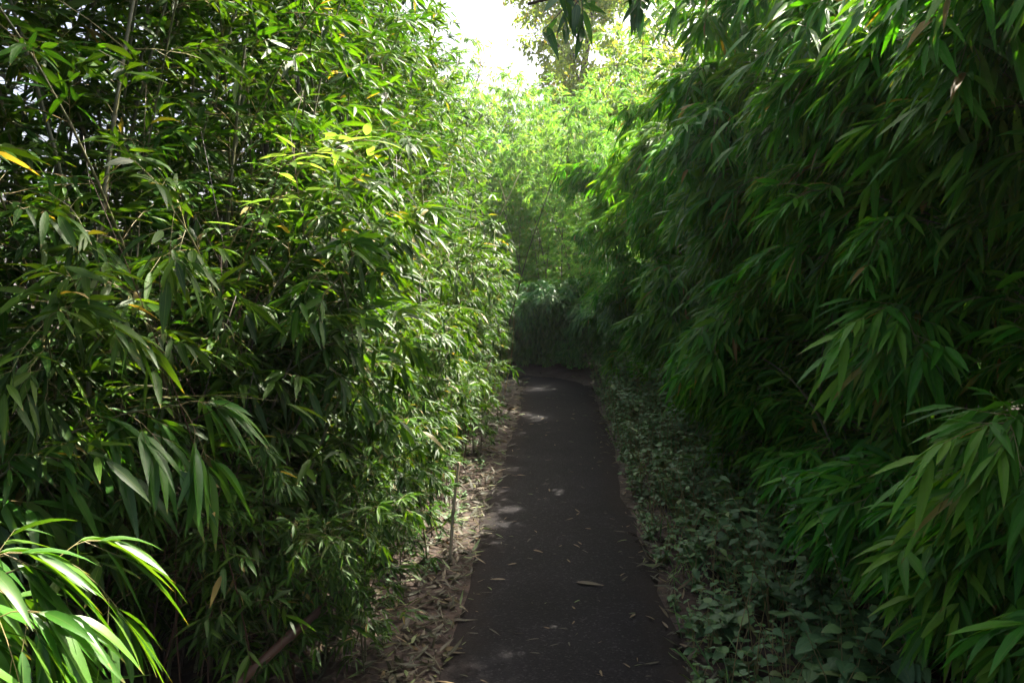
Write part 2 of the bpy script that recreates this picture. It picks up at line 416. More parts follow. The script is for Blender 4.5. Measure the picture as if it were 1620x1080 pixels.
def ground_z(x, y):
    d = path_dist(x, y)
    x = np.asarray(x, float).ravel(); y = np.asarray(y, float).ravel()
    rise = np.clip((d - 0.56) / 1.2, 0, 1)
    bump = 0.025 * np.sin(x * 5.1 + y * 3.3) * np.sin(y * 4.3 - x * 2.2) + 0.02 * np.sin(x * 11 + 1) * np.sin(y * 9.7)
    return rise * 0.09 + np.clip((d - 0.56) / 0.25, 0, 1) * bump * np.clip((40 - np.abs(x) - np.abs(y)) / 20, 0, 1)


def make_stem(seed, mat):
    g = np.random.default_rng(seed); L = g.uniform(0.7, 2.2); u = np.linspace(0, 1, 8)
    a = g.uniform(0, 0.35); b = g.normal(0, 0.05)
    P = np.stack([a * L * u ** 1.5, b * L * np.sin(u * 3), L * u - 0.04], 1); S = Shape()
    S.tube(P, g.uniform(0.003, 0.0065) * (1 - 0.6 * u), 6, 0, 0.5, True, u * L / 0.2)
    for k in range(int(g.integers(1, 5))):      # broken side twigs
        f = g.uniform(0.3, 0.95); p = np.array([np.interp(f, u, P[:, i]) for i in range(3)]); d = nrm(g.normal(0, 1, 3) + UP * 0.8)
        S.tube(np.stack([p, p + d * g.uniform(0.08, 0.3)]), [0.002, 0.001], 3, 0, 0.5, False)
    return S.mesh('bare bamboo stem', [M[mat]])
STEMS = {m: [make_stem(900 + 20 * i + j, m) for j in range(6)] for i, m in enumerate(('cane_brown', 'cane_pale', 'cane_dark', 'cane_yellow'))}

PT = nrm(np.gradient(PL, axis=0)); PN = np.stack([PT[:, 1], -PT[:, 0]], 1)
def path_offset(x, y):
    """signed sideways offset from the path's middle line (+ = outer, verge side)"""
    p = np.stack([x, y], 1)
    d2 = ((p[:, None] - PL[None]) ** 2).sum(2); i = d2.argmin(1)
    return ((p - PL[i]) * PN[i]).sum(1)

def bell(t, c, w):
    return np.exp(-((t - c) / w) ** 2)

def overhang(p, side):
    """how far points reach beyond the face of the hedge towards the path, metres"""
    x, y, z = p[:, 0], p[:, 1], p[:, 2]
    u = path_offset(x, y)
    lump = 0.26 * np.sin(y * 3.1 + 2.2 * z) * np.sin(z * 3.7 - y * 1.3) + 0.08 * np.sin(y * 7.3 - z * 5.1)
    if side == 'litter':
        face = -0.58 + np.minimum(lump, 0.04) - 0.24 * np.maximum(0, z - 1.7) + 0.07 * np.maximum(0, 0.6 - z) / 0.6
        face = face - 0.68 * bell(y, 2.0, 0.52) - 0.1 * bell(y, 1.1, 0.4)
        return u - face
    face = 0.84 - np.minimum(lump, 0.06) + 0.36 * np.clip(1.3 - z, 0, 1.3) / 1.3 + 0.24 * np.maximum(0, z - 2.7) * np.clip((6.0 - y) / 2, 0, 1)
    face = face - 0.2 * np.clip(z - 2.7, 0, 1.4) * bell(y, 5.0, 1.6)
    face = face + 0.5 * bell(y, 2.1, 0.5) * bell(z, 2.0, 0.35) + 0.1 * np.sin(y * 2.1) - 0.26 * np.clip((y - 8.5) / 2, 0, 1)
    return face - u

def clump(label, loc, canes, seed, group, spread=(0.5, 0.5), az=0.0, azv=60, name='bamboo_clump', sc=(0.85, 1.12), side=None, depth=0.35, bare=()):
    """one bamboo plant: canes = [(style, how many)]; az = heading (deg) the canes lean to"""
    g = np.random.default_rng(seed)
    t = thing(name, label, 'bamboo', loc, group)
    L0 = np.array(loc, float); h0 = np.array([math.cos(R(az)), math.sin(R(az)), 0])
    for st, cnt in canes:
        for _ in range(cnt):
            best = None
            for _try in range(5):
                lib = LIB[st][int(g.integers(len(LIB[st])))]
                off = np.array([g.uniform(-spread[0], spread[0]), g.uniform(-spread[1], spread[1]), 0])
                a = R(az + g.normal(0, 1) * azv if azv < 200 else g.uniform(0, 360)); s = g.uniform(*sc)
                if side is None:
                    best = (0, lib, off, a, s); break
                ca_, sa_ = math.cos(a), math.sin(a)
                q = lib[2] * s
                q = np.stack([q[:, 0] * ca_ - q[:, 1] * sa_, q[:, 0] * sa_ + q[:, 1] * ca_, q[:, 2]], 1)
                over = np.percentile(overhang(q + L0 + off, side), 98.5)
                want = -depth * g.random() ** 1.6 + 0.04
                shift = over - want
                cost = abs(shift) if shift > -0.5 else 0.5
                if best is None or cost < best[0]:
                    best = (cost, lib, off - h0 * max(shift, -0.35), a, s)
            _, lib, off, a, s = best
            o = link('cane', lib[0], t, off)
            o.rotation_euler = (0, 0, a); o.scale = (s, s, s)
            link('foliage', lib[1], o)
    for mat, cnt in bare:
        for _ in range(cnt):
            o = link('cane', STEMS[mat][int(g.integers(6))], t, (g.uniform(-1.2, 1.2) * spread[0], g.uniform(-1.2, 1.2) * spread[1], 0))
            o.rotation_euler = (0, 0, g.uniform(0, 2 * PI)); q = g.uniform(0.7, 1.2); o.scale = (q, q, q)
    return t

# ------------------------------------------------------------------ setting: ground and path
def build_ground():
    near = np.arange(-3, 3.01, 0.08)
    xs = np.concatenate([[-220, -120, -60, -30, -18, -12, -9, -7, -5, -4], near, [4, 5, 7, 9, 12, 18, 30, 60, 120, 220]])
    ys = np.concatenate([[-220, -120, -60, -30, -12, -6, -3], np.arange(-1, 15.01, 0.1), [17, 20, 25, 32, 45, 70, 120, 220]])
    X, Y = np.meshgrid(xs, ys)
    Z = ground_z(X, Y)
    s = Shape(); nx, ny = len(xs), len(ys)
    v = np.stack([X.ravel(), Y.ravel(), Z], 1)
    idx = np.arange(nx * ny).reshape(ny, nx)
    q = np.stack([idx[:-1, :-1], idx[:-1, 1:], idx[1:, 1:], idx[1:, :-1]], -1)
    s.add(v, np.zeros_like(v), q)
    tag(link('ground', s.mesh('ground', [M['soil']])), kind='structure')
    # the path: a strip with a ragged edge, a few millimetres above the soil
    s = Shape(); g = np.random.default_rng(5)
    T = nrm(np.gradient(PL, axis=0)); Nn = np.stack([T[:, 1], -T[:, 0]], 1)
    cols = np.linspace(-1, 1, 9); m = len(PL)
    el = 0.50 + 0.018 * np.sin(np.arange(m) * 0.7) + g.normal(0, 0.016, m)
    er = 0.50 + 0.018 * np.sin(np.arange(m) * 0.53 + 2) + g.normal(0, 0.016, m)
    V, I = [], []
    for i in range(m):
        for c in cols:
            w = el[i] if c < 0 else er[i]
            V.append((PL[i, 0] + Nn[i, 0] * c * w, PL[i, 1] + Nn[i, 1] * c * w, 0.006 + 0.010 * (1 - c * c)))
            I.append((c, i * 0.3, 0))
    idx = np.arange(m * 9).reshape(m, 9)
    q = np.stack([idx[:-1, :-1], idx[:-1, 1:], idx[1:, 1:], idx[1:, :-1]], -1)
    s.add(V, I, q)
    tag(link('path', s.mesh('path', [M['asphalt']])), kind='structure')
build_ground()

# ------------------------------------------------------------------ bamboo along the path
GL = 'bamboo clumps along the litter strewn edge of the path'
GR = 'bamboo clumps behind the weedy verge'
GF = 'sunlit bamboo beyond the bend'
GH = 'dark bamboo clumps facing down the path at the bend'
# the side with the litter strip
clump('broad leaved bamboo drooping into the frame beside the viewer, blades striped with sun', (-1.6, 1.0, 0), [('broad', 7)], 11, GL, (0.3, 0.25), 10, 45, sc=(0.68, 0.85), side='litter')
clump('thin broad leaved bamboo shoot behind the drooping blades at the frame edge', (-2.3, 2.1, 0), [('broad', 5), ('upright', 6)], 12, GL, (0.4, 0.4), 0, 70, side='litter')
clump('low bamboo with bare dark stems at its foot and a few bright hanging leaves', (-1.4, 2.95, 0), [('low', 9), ('upright', 3)], 13, GL, (0.35, 0.35), -10, 60, side='litter', sc=(0.75, 1.05), bare=(('cane_brown', 22), ('cane_dark', 22)))
clump('low bamboo spilling over the fallen brown pole onto the litter', (-1.0, 3.1, 0), [('low', 14)], 14, GL, (0.3, 0.5), 0, 60, side='litter', sc=(0.38, 0.7), depth=0.2)
clump('knee high bamboo shoots crowding the litter by the pale leaning stick', (-1.0, 4.3, 0), [('low', 20)], 15, GL, (0.3, 0.5), 0, 60, side='litter', sc=(0.38, 0.7), depth=0.2)
for lab, y, sd in (('knee high bamboo shoots under the yellow green tips halfway down', 5.5, 16), ('low fringe of bamboo shoots past the halfway bushes', 6.8, 17), ('low fringe of bamboo shoots nearest the inside corner', 8.3, 18)):
    clump(lab, (-0.98, y, 0), [('low', 18)], sd, GL, (0.3, 0.6), 0, 60, side='litter', sc=(0.38, 0.78), depth=0.2)
left = [
    ('shaded bamboo with a single dark stem rising above its leaves', (-3.1, 3.4), 'u', 21),
    ('bamboo standing in a dark hollow with bare thin stems at its foot', (-2.2, 3.3), 'u', 22),
    ('bamboo with a star of pale leaves coloured as if sunlit reaching out at head height', (-1.65, 3.2), 'l', 23),
    ('leafy bamboo above the fallen brown pole, its lower fans catching the sun', (-1.35, 3.9), 'l', 24),
    ('bamboo rooted in the sunlit patch of red brown litter', (-1.25, 4.7), 'l', 25),
    ('bamboo beside the pale leaning stick at the path edge', (-1.2, 5.5), 'l', 26),
    ('tall bamboo with yellow green tips halfway down the litter edge', (-1.2, 6.4), 'l', 27),
    ('upright bamboo with fine dark foliage past the halfway bushes', (-1.25, 7.3), 'l', 28),
    ('bamboo with sparse see through top before the corner', (-1.25, 8.3), 'l', 29),
    ('slender bamboo with bare yellow stems close before the corner', (-1.2, 9.3), 'l', 30),
    ('yellow stemmed bamboo in warm light right at the inside corner', (-1.15, 10.3), 'l', 31),
]
for lab, (x, y), k, sd in left:
    if k == 'u':
        clump(lab, (x, y, 0), [('upright', 9), ('low', 4)], sd, GL, (0.5, 0.5), 0, 75, side='litter', bare=(('cane_dark', 26), ('cane_brown', 10)))
    else:
        clump(lab, (x, y, 0), [('upright', 7 if y < 8 else 9), ('low', 6)], sd, GL, (0.38, 0.45), 0, 60, side='litter', depth=0.8, bare=(('cane_brown', 10), ('cane_pale', 4), ('cane_dark', 6)) if y < 8.5 else (('cane_yellow', 34),))

# spray reaching out of the hedge, its leaves coloured pale to look sunlit
def star_spray(parent, base, tip, seed, n=11, L=(0.11, 0.17)):
    g = np.random.default_rng(seed); b0, t0 = np.array(base), np.array(tip); u = np.linspace(0, 1, 7)
    P = b0 + (t0 - b0) * u[:, None] + UP * (0.18 * np.sin(u * PI))[:, None]
    S = Shape(); S.tube(P, 0.004 * (1 - 0.7 * u), 6, 0, 0.5, True, u * 4); br = link('branch', S.mesh('spray branch', [M['twig']]), parent)
    F = Shape(); LP, LD = [], []
    for k in range(n):
        f = 1 - 0.5 * (k / n) * g.uniform(0.7, 1.2); p = np.array([np.interp(f, u, P[:, i]) for i in range(3)])
        a = k * 2.4 + g.uniform(-0.4, 0.4); d = np.array([math.cos(a), math.sin(a), g.uniform(-0.45, 0.15)]) + nrm(t0 - b0) * 0.5
        q = p + nrm(d) * g.uniform(0.02, 0.07)
        F.tube(np.stack([p, q]), [0.0014, 0.0009], 4, 1, 0.5, False); LP.append(q); LD.append(d)
    k = len(LP); LL = g.uniform(*L, k)
    F.leaves(LP, np.array(LD), UP + g.normal(0, 0.25, (k, 3)), LL, LL * g.uniform(0.19, 0.25, k), g.uniform(0.1, 0.35, k), g.uniform(0.1, 0.3, k), g.uniform(0.5, 0.95, k), PBN, 0, g.normal(0, 0.06, k))
    link('foliage', F.mesh('spray foliage', [M['leaf_light'], M['twig']]), br)
star = next(o for o in C.objects if 'star of pale leaves' in o.get('label', ''))
star_spray(star, (0.25, -0.1, 1.55), (0.88, -0.42, 2.05), 700, 15)
star_spray(star, (0.30, 0.1, 1.65), (0.95, -0.1, 2.14), 701, 12)
star_spray(star, (0.25, 0.0, 1.3), (0.76, -0.6, 1.88), 702, 11)
back = [(-2.3, 4.6, 41), (-3.2, 5.2, 42), (-2.2, 5.9, 43), (-2.9, 7.0, 44), (-2.2, 8.4, 45), (-3.4, 2.0, 46), (-4.2, 3.6, 47), (-2.4, 10.0, 48), (-3.4, 9.0, 50)]
for x, y, sd in back:
    clump('tall bamboo in the shaded second row away from the path', (x, y, 0), [('upright', 15)], sd, 'second row of bamboo on the litter side', (0.6, 0.6), 0, 150, side='litter', depth=0.8)

# the side with the weedy verge
right = [
    ('bamboo hanging into the frame beside the viewer above the verge', (1.95, 1.55), (7, 9), 61),
    ('bamboo with a dark hollow under its arching top', (2.0, 2.5), (7, 8), 62),
    ('bamboo mound with a sunlit crest of bleached leaf tips', (1.95, 3.5), (10, 9), 63),
    ('bamboo pouring low over the weeds with yellowed single leaves', (1.8, 4.5), (10, 9), 64),
    ('bamboo with long combed foliage half way along the verge', (1.75, 5.6), (10, 8), 65),
    ('bamboo with a hanging beard of dark foliage above the verge', (1.75, 6.8), (16, 9), 66),
    ('bamboo bulging towards the path before the bend', (1.7, 8.0), (14, 10), 67),
    ('bamboo with bluish sheen just before the bend', (1.7, 9.3), (15, 11), 68),
    ('low bamboo at the outside of the bend', (1.7, 10.6), (8, 9), 69),
]
for lab, (x, y), (n1, n2), sd in right:
    clump(lab, (x, y, 0), [('cascade', n1), ('cascade_low', n2)], sd, GR, (0.32, 0.5), 180, 32, sc=(0.75, 1.05) if y < 3 else (0.8, 1.1) if y < 5 else (0.85, 1.15) if y < 6.2 else (0.9, 1.2) if y < 7.5 else (1.0, 1.35), side='verge', depth=0.5)
for x, y, sd in [(2.9, 1.6, 71), (3.0, 3.2, 72), (2.9, 4.8, 73), (2.9, 6.2, 74), (2.6, 8.4, 75), (2.7, 10.3, 76)]:
    clump('tall bamboo standing behind the drooping front row of the verge', (x, y, 0), [('cascade', 6), ('upright', 8)], sd, 'second row of bamboo behind the verge', (0.5, 0.7), 180, 70, side='verge', depth=0.8, sc=(0.62, 0.85) if y < 8 else (1.0, 1.3))

# the outside of the bend
bend = [('glossy dark bamboo closing the view where the path turns', (-1.4, 14.0), 81), ('dark bamboo mound over the turning path', (-0.4, 14.1), 82),
        ('bamboo with blue green sheen on the outer curve', (0.6, 13.9), 83), ('bamboo on the outer curve next to the verge weeds', (1.4, 12.9), 84), ('bamboo leaning over the end of the verge', (1.75, 11.8), 85),
        ('dark bamboo deep in the turning of the path', (-2.6, 14.1), 86)]
for lab, (x, y), sd in bend:
    a = math.degrees(math.atan2(CURV_C[1] - y, CURV_C[0] + 0.6 - x))
    clump(lab, (x, y, 0), [('mound', 16)] if x < 0.3 else [('mound', 8), ('cascade', 3), ('fine', 4)], sd, GH, (0.45, 0.4), a, 40, sc=(0.65, 0.95) if x < 0.3 else (0.6, 0.85), side='verge')  # light green fine canes mixed in so the shaded outer curve looks brighter
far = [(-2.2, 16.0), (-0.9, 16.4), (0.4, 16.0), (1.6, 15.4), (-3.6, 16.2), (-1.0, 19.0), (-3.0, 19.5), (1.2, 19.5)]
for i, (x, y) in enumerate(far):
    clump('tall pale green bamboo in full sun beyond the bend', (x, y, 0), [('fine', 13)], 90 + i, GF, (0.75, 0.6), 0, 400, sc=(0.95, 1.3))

# ------------------------------------------------------------------ weeds on the verge
def weed_shape(g, S, x, y, h, big):
    z = float(ground_z([x], [y])[0])
    k = int(g.integers(3, 6))
    LP, LD, LN, LL = [], [], [], []
    for _ in range(k):
        a = g.uniform(0, 2 * PI); lean = g.uniform(0.15, 0.75)
        hh = h * g.uniform(0.55, 1.1)
        t = np.linspace(0, 1, 4)
        p = np.array([x, y, z - 0.01]) + np.stack([np.cos(a) * lean * hh * t ** 1.5, np.sin(a) * lean * hh * t ** 1.5, hh * t], 1)
        S.tube(p, [0.0028, 0.0022, 0.0016, 0.001], 4, 1, 0.5, False)
        for u in np.linspace(0.3, 1, max(3, int(hh / 0.055))):
            q = np.array([np.interp(u, t, p[:, i]) for i in range(3)])
            a2 = g.uniform(0, 2 * PI)
            for w in (0, PI):
                d = np.array([math.cos(a2 + w), math.sin(a2 + w), g.uniform(-0.25, 0.45)])
                LP.append(q); LD.append(d); LN.append(UP + g.normal(0, 0.3, 3))
                LL.append(big * g.uniform(0.55, 1.15) * (1.1 - 0.35 * u))
    LL = np.array(LL); n = len(LL)
    S.leaves(LP, np.array(LD), np.array(LN), LL, LL * g.uniform(0.5, 0.8, n), g.uniform(0.05, 0.4, n), g.uniform(0.05, 0.3, n), g.uniform(0, 0.97, n), PO, 0)

WG = np.random.default_rng(300)
S = Shape()
for _ in range(1100):
    y = WG.uniform(2.2, 12.6); x = WG.uniform(0.56, 1.75)
    if y > 11.0 and path_dist([x], [y])[0] < 0.58: continue
    edge = min(1, (x - 0.5) / 0.45)
    patch = 0.5 + 0.5 * math.sin(x * 5.3 + y * 1.9) * math.sin(y * 2.7 - x * 3.1)
    if WG.random() > 0.6 + 0.4 * patch: continue
    tall = 1.9 if WG.random() < 0.16 and edge > 0.6 else 1.0
    weed_shape(WG, S, x, y, (0.1 + 0.24 * edge) * WG.uniform(0.5, 1.25) * tall * (0.7 + 0.5 * patch), (0.045 + 0.035 * edge) * WG.choice([0.55, 0.8, 1.0, 1.2]))
for _ in range(70):                      # a few along the litter strip and the bend
    y = WG.uniform(3.2, 11); x = -0.62 - abs(WG.normal(0, 0.18))
    weed_shape(WG, S, x, y, 0.07, 0.035)
k = 900                                  # thin grass blades and dead stalks between the weeds
gx, gy = WG.uniform(0.54, 1.4, k), WG.uniform(2.3, 12, k)
gL = WG.uniform(0.1, 0.32, k)
S.leaves(np.stack([gx, gy, ground_z(gx, gy)], 1), np.stack([WG.normal(0, 0.45, k), WG.normal(0, 0.45, k), np.ones(k)], 1), WG.normal(0, 1, (k, 3)), gL, WG.uniform(0.004, 0.009, k), WG.uniform(0.1, 0.5, k), 0.2, WG.uniform(0.3, 0.98, k), PB, 0)
for _ in range(160):
    x, y = WG.uniform(0.6, 1.4), WG.uniform(2.4, 10); h = WG.uniform(0.2, 0.5); d = WG.normal(0, 0.25, 2) * h
    z = float(ground_z([x], [y])[0])
    S.tube([(x, y, z), (x + d[0] * 0.4, y + d[1] * 0.4, z + h * 0.6), (x + d[0], y + d[1], z + h)], [0.0022, 0.0018, 0.001], 4, 1, 0.5, False)
tag(link('undergrowth', S.mesh('undergrowth', [M['leaf_weed'], M['twig']])), kind='stuff')
# the larger weeds that stand out near the viewer
weeds = [('broad leaved weed at the very edge of the asphalt nearest the viewer', 0.74, 2.75, 0.22, 0.075),
         ('weed with the largest grey green leaves under the hanging bamboo tips', 1.05, 2.8, 0.3, 0.1),
         ('tall weed in the shade beneath the hollow of the bamboo', 1.35, 2.95, 0.36, 0.09),
         ('round leaved weed beside the curled brown leaves on the path edge', 0.72, 3.35, 0.2, 0.07),
         ('dull green weed standing amid the verge beneath combed bamboo foliage', 1.0, 3.6, 0.32, 0.085),
         ('leafy weed touching the lowest drooping bamboo leaves', 1.25, 4.2, 0.36, 0.08),
         ('weed leaning onto the asphalt half way down the verge', 0.64, 5.6, 0.24, 0.065)]
for i, (lab, x, y, h, big) in enumerate(weeds):
    g = np.random.default_rng(330 + i); S = Shape(); s0 = thing('weed_plant', lab, 'weed', (x, y, 0), 'larger weeds on the verge')
    A, B = Shape(), Shape()
    z = float(ground_z([x], [y])[0])
    LP, LD, LN, LL = [], [], [], []
    for _ in range(5):
        a = g.uniform(0, 2 * PI); lean = g.uniform(0.2, 0.8); hh = h * g.uniform(0.6, 1.1); t = np.linspace(0, 1, 5)
        p = np.array([0, 0, z - 0.02]) + np.stack([np.cos(a) * lean * hh * t ** 1.4, np.sin(a) * lean * hh * t ** 1.4, hh * t], 1)
        A.tube(p, [0.0035, 0.003, 0.0024, 0.0018, 0.001], 5, 0, 0.5, False)
        for u in np.linspace(0.3, 1, 5):
            q = np.array([np.interp(u, t, p[:, i_]) for i_ in range(3)]); a2 = g.uniform(0, 2 * PI)
            for w in (0, PI):
                d = np.array([math.cos(a2 + w), math.sin(a2 + w), g.uniform(-0.1, 0.3)])
                LP.append(q); LD.append(d); LN.append(UP + g.normal(0, 0.25, 3)); LL.append(big * g.uniform(0.7, 1.15))
    LL = np.array(LL); n = len(LL)
    B.leaves(LP, np.array(LD), np.array(LN), LL, LL * g.uniform(0.65, 0.9, n), g.uniform(0.1, 0.4, n), g.uniform(0.08, 0.25, n), g.uniform(0, 0.9, n), PO, 0)
    link('stem', A.mesh('weed stem', [M['twig']]), s0); link('leaves', B.mesh('weed leaves', [M['leaf_weed']]), s0)

# ------------------------------------------------------------------ fallen leaves
def litter(n, seed, fx, fy, Ls=(0.035, 0.12), keep=None):
    g = np.random.default_rng(seed); S = Shape()
    x = fx(g, n); y = fy(g, n)
    if keep is not None:
        k = keep(x, y, g); x, y = x[k], y[k]; n = len(x)
    z = np.maximum(ground_z(x, y), np.where(path_dist(x, y) < 0.5, 0.017, 0)) + 0.006 + g.uniform(0, 0.02, n)
    a = g.uniform(0, 2 * PI, n)
    D = np.stack([np.cos(a), np.sin(a), g.normal(0, 0.22, n)], 1)
    Nn = UP + g.normal(0, 0.35, (n, 3))
    L = g.uniform(*Ls, n)
    S.leaves(np.stack([x, y, z], 1), D, Nn, L, L * g.uniform(0.1, 0.22, n), g.uniform(-0.25, 0.1, n), g.uniform(-0.2, 0.4, n), g.uniform(0, 1, n), PB, 0, g.normal(0, 0.1, n))
    return S
S = litter(4200, 400, lambda g, n: -0.45 - np.abs(g.normal(0.1, 0.4, n)), lambda g, n: 2.2 + 10 * g.random(n) ** 1.5)
S2 = litter(900, 401, lambda g, n: 0.5 + np.abs(g.normal(0, 0.16, n)), lambda g, n: 2.4 + 9.5 * g.random(n) ** 1.3)
S3 = litter(420, 402, lambda g, n: g.uniform(-1.6, 1.1, n), lambda g, n: g.uniform(11.2, 13.7, n), keep=lambda x, y, g: np.abs(path_dist(x, y) - 0.55) < 0.2)
for X in (S2, S3):
    off = S.n
    S.v += X.v; S.info += X.info; S.q += [q + off for q in X.q]; S.qm += X.qm; S.t += [q + off for q in X.t]; S.tm += X.tm; S.n += X.n
tag(link('leaf_litter', S.mesh('leaf litter', [M['leaf_dry']])), kind='stuff')

FL = []
for i in range(10):
    g = np.random.default_rng(430 + i); S = Shape()
    S.leaves([[-0.5, 0, 0.004]], [[1, 0, g.uniform(0, 0.12)]], [[0, g.normal(0, 0.2), 1]], 1.0, g.uniform(0.12, 0.2), g.uniform(-0.02, 0.1), g.uniform(0.1, 0.35), g.uniform(0.15, 0.98), PBN, 0, [g.normal(0, 0.1)])
    FL.append(S.mesh('fallen leaf', [M['leaf_dry']]))
g = np.random.default_rng(450)
for i in range(280):
    y = 2.7 + 8.2 * g.random() ** 1.5
    x = float(np.clip(g.normal(0.05, 0.3), -0.48, 0.5)) if g.random() < 0.6 else float(0.03 + np.sign(g.random() - 0.5) * g.uniform(0.33, 0.48))
    o = link('fallen_leaf', FL[int(g.integers(len(FL)))], None, (x, y, 0.017))
    L = g.choice([g.uniform(0.02, 0.05), g.uniform(0.04, 0.085)]); o.scale = (L, L, L); o.rotation_euler = (0, 0, g.uniform(0, 2 * PI))
    tag(o, 'dry narrow bamboo leaf lying on the dark asphalt path', 'leaf', 'fallen leaves on the path')
S = Shape(); S.leaves([[-0.06, 0, 0.004]], [[1, 0, 0.03]], [[0, 0.05, 1]], 0.15, 0.05, 0.02, 0.12, 0.7, PBN, 0)
o = link('fallen_leaf', S.mesh('broad fallen leaf', [M['leaf_dry']]), None, (0.165, 3.97, 0.017)); o.rotation_euler = (0, 0, -0.3)
tag(o, 'broad pale brown leaf, the widest lying on the path', 'leaf', 'fallen leaves on the path')

# ------------------------------------------------------------------ single canes
def single_cane(name, label, pts, r0, r1, mat, node=0.2, cat='cane'):
    pts = np.asarray(pts, float)
    d = np.concatenate([[0], np.cumsum(np.linalg.norm(np.diff(pts, axis=0), axis=1))])
    n = max(int(d[-1] / node), 2); un, rr, al = [], [], []
    for k in range(n + 1):
        for dd, mm in ((-0.07, 1), (0, 1.22), (0.06, 1)):
            x = (k + dd) / n
            if 0 <= x <= 1:
                un.append(x); rr.append((r0 + (r1 - r0) * x) * mm); al.append(k + dd)
    P = np.stack([np.interp(np.array(un) * d[-1], d, pts[:, i]) for i in range(3)], 1)
    S = Shape(); S.tube(P, rr, 10, 0, 0.5, True, np.array(al) + 0.001)
    o = link(name, S.mesh(name.replace('_', ' '), [M[mat]]))
    return tag(o, label, cat)
single_cane('fallen_pole', 'brown dead bamboo pole lying slanted at the foot of the bamboo', [(-1.25, 2.2, 0.06), (-1.05, 2.55, 0.26), (-0.80, 2.95, 0.40)], 0.018, 0.016, 'cane_brown', 0.28, 'pole')
single_cane('leaning_stick', 'thin pale stick standing at the path edge in the sunlit litter', [(-0.60, 4.3, 0.0), (-0.59, 4.35, 0.25), (-0.56, 4.4, 0.55)], 0.010, 0.008, 'cane_pale', 0.2, 'stick')

single_cane('bamboo_cane', 'thin dark bare stem rising through shaded leaves beside the drooping broad blades', [(-2.0, 3.3, 0), (-2.02, 3.3, 1.6), (-2.06, 3.28, 3.4), (-2.0, 3.2, 4.4)], 0.010, 0.006, 'cane_dark', 0.24, 'cane')
single_cane('bamboo_cane', 'thickest dark stem against the bright gap over the sunlit star of leaves', [(-1.62, 4.4, 0), (-1.62, 4.4, 1.6), (-1.68, 4.4, 3.4), (-1.7, 4.4, 4.8)], 0.02, 0.014, 'cane_dark', 0.3, 'cane')
single_cane('bamboo_cane', 'slim dark stem standing close to the thickest dark stem', [(-1.45, 4.5, 0), (-1.46, 4.5, 1.6), (-1.5, 4.5, 3.4), (-1.5, 4.5, 4.8)], 0.011, 0.007, 'cane_dark', 0.26, 'cane')
single_cane('bamboo_cane', 'long pale dry cane poking out above the sunlit crest', [(2.0, 4.0, 0), (1.7, 3.9, 1.4), (1.15, 3.65, 2.75), (1.0, 3.6, 3.4)], 0.014, 0.010, 'cane_pale', 0.26, 'cane')
single_cane('bamboo_cane', 'short snapped pale cane next to the long pale dry cane', [(2.05, 4.1, 0), (1.75, 3.95, 1.5), (1.2, 3.68, 2.78)], 0.014, 0.013, 'cane_pale', 0.26, 'cane')
single_cane('bamboo_cane', 'slender cane leaning out across the path before the bend', [(-0.85, 9.6, 0), (-0.6, 9.55, 1.0), (-0.36, 9.5, 1.9), (-0.05, 9.45, 2.8), (0.15, 9.4, 3.2)], 0.011, 0.004, 'cane_green', 0.26, 'cane')

# ------------------------------------------------------------------ trees
def make_tree(label, loc, h, cr, seed, leaf, group=None, name='tree', nleaf=9000, lsz=(0.08, 0.14), bare=0.3, lean=(0, 0)):
    g = np.random.default_rng(seed)
    t = thing(name, label, 'tree', loc, group)
    T, Lm = Shape(), Shape()
    u = np.linspace(0, 1, 9)
    tr = np.stack([lean[0] * u ** 1.5 + 0.05 * h * np.sin(u * 3 + seed) * u, lean[1] * u ** 1.5 + 0.04 * h * np.sin(u * 4) * u, h * 0.85 * u - 0.1], 1)
    T.tube(tr, 0.022 * h * (1 - 0.85 * u) + 0.01, 9, 0, 0.5)
    ends = []
    for i in range(15):
        f = g.uniform(bare, 0.98); p = np.array([np.interp(f, u, tr[:, k]) for k in range(3)])
        a = i * 2.4 + g.uniform(-0.5, 0.5); el = g.uniform(0.15, 0.9)
        d = np.array([math.cos(a) * math.cos(el), math.sin(a) * math.cos(el), math.sin(el)])
        ln = cr * g.uniform(0.6, 1.05) * (1.1 - 0.5 * f)
        v = np.linspace(0, 1, 5)
        q = p + d * (ln * v)[:, None] + g.normal(0, 0.05 * ln, (5, 3)) * v[:, None]
        T.tube(q, 0.008 * h * (1 - f * 0.6) * (1 - 0.8 * v) + 0.004, 6, 0, 0.5)
        for w in (0.45, 0.7, 0.85, 1.0):
            e = np.array([np.interp(w, v, q[:, k]) for k in range(3)]); ends.append(e)
            for _ in range(6):
                e2 = e + g.normal(0, 0.2 * cr, 3) + UP * 0.08 * cr
                T.tube(np.stack([e, (e + e2) / 2 + g.normal(0, 0.03, 3), e2]), [0.01, 0.007, 0.004], 4, 0, 0.5, False); ends.append(e2)
    ends = np.array(ends); ci = g.integers(len(ends), size=nleaf)
    P = ends[ci] + g.normal(0, 0.04 * cr, (nleaf, 3))
    D = g.normal(0, 1, (nleaf, 3)) - UP * 0.6
    L = g.uniform(*lsz, nleaf)
    Lm.leaves(P, D, UP + g.normal(0, 0.6, (nleaf, 3)), L, L * g.uniform(0.4, 0.6, nleaf), g.uniform(0, 0.3, nleaf), 0.2, np.clip(g.normal(0.45, 0.25, nleaf), 0, 1), PF, 0)
    link('trunk', T.mesh('tree trunk', [M['bark']]), t); link('crown', Lm.mesh('tree crown', [M[leaf]]), t)
    return t
make_tree('yellowing tree with a see through crown in the gap above the path', (0.5, 25, 0), 12.5, 3.3, 501, 'leaf_tree', 'trees beyond the bamboo', nleaf=30000, lsz=(0.11, 0.18), bare=0.42)
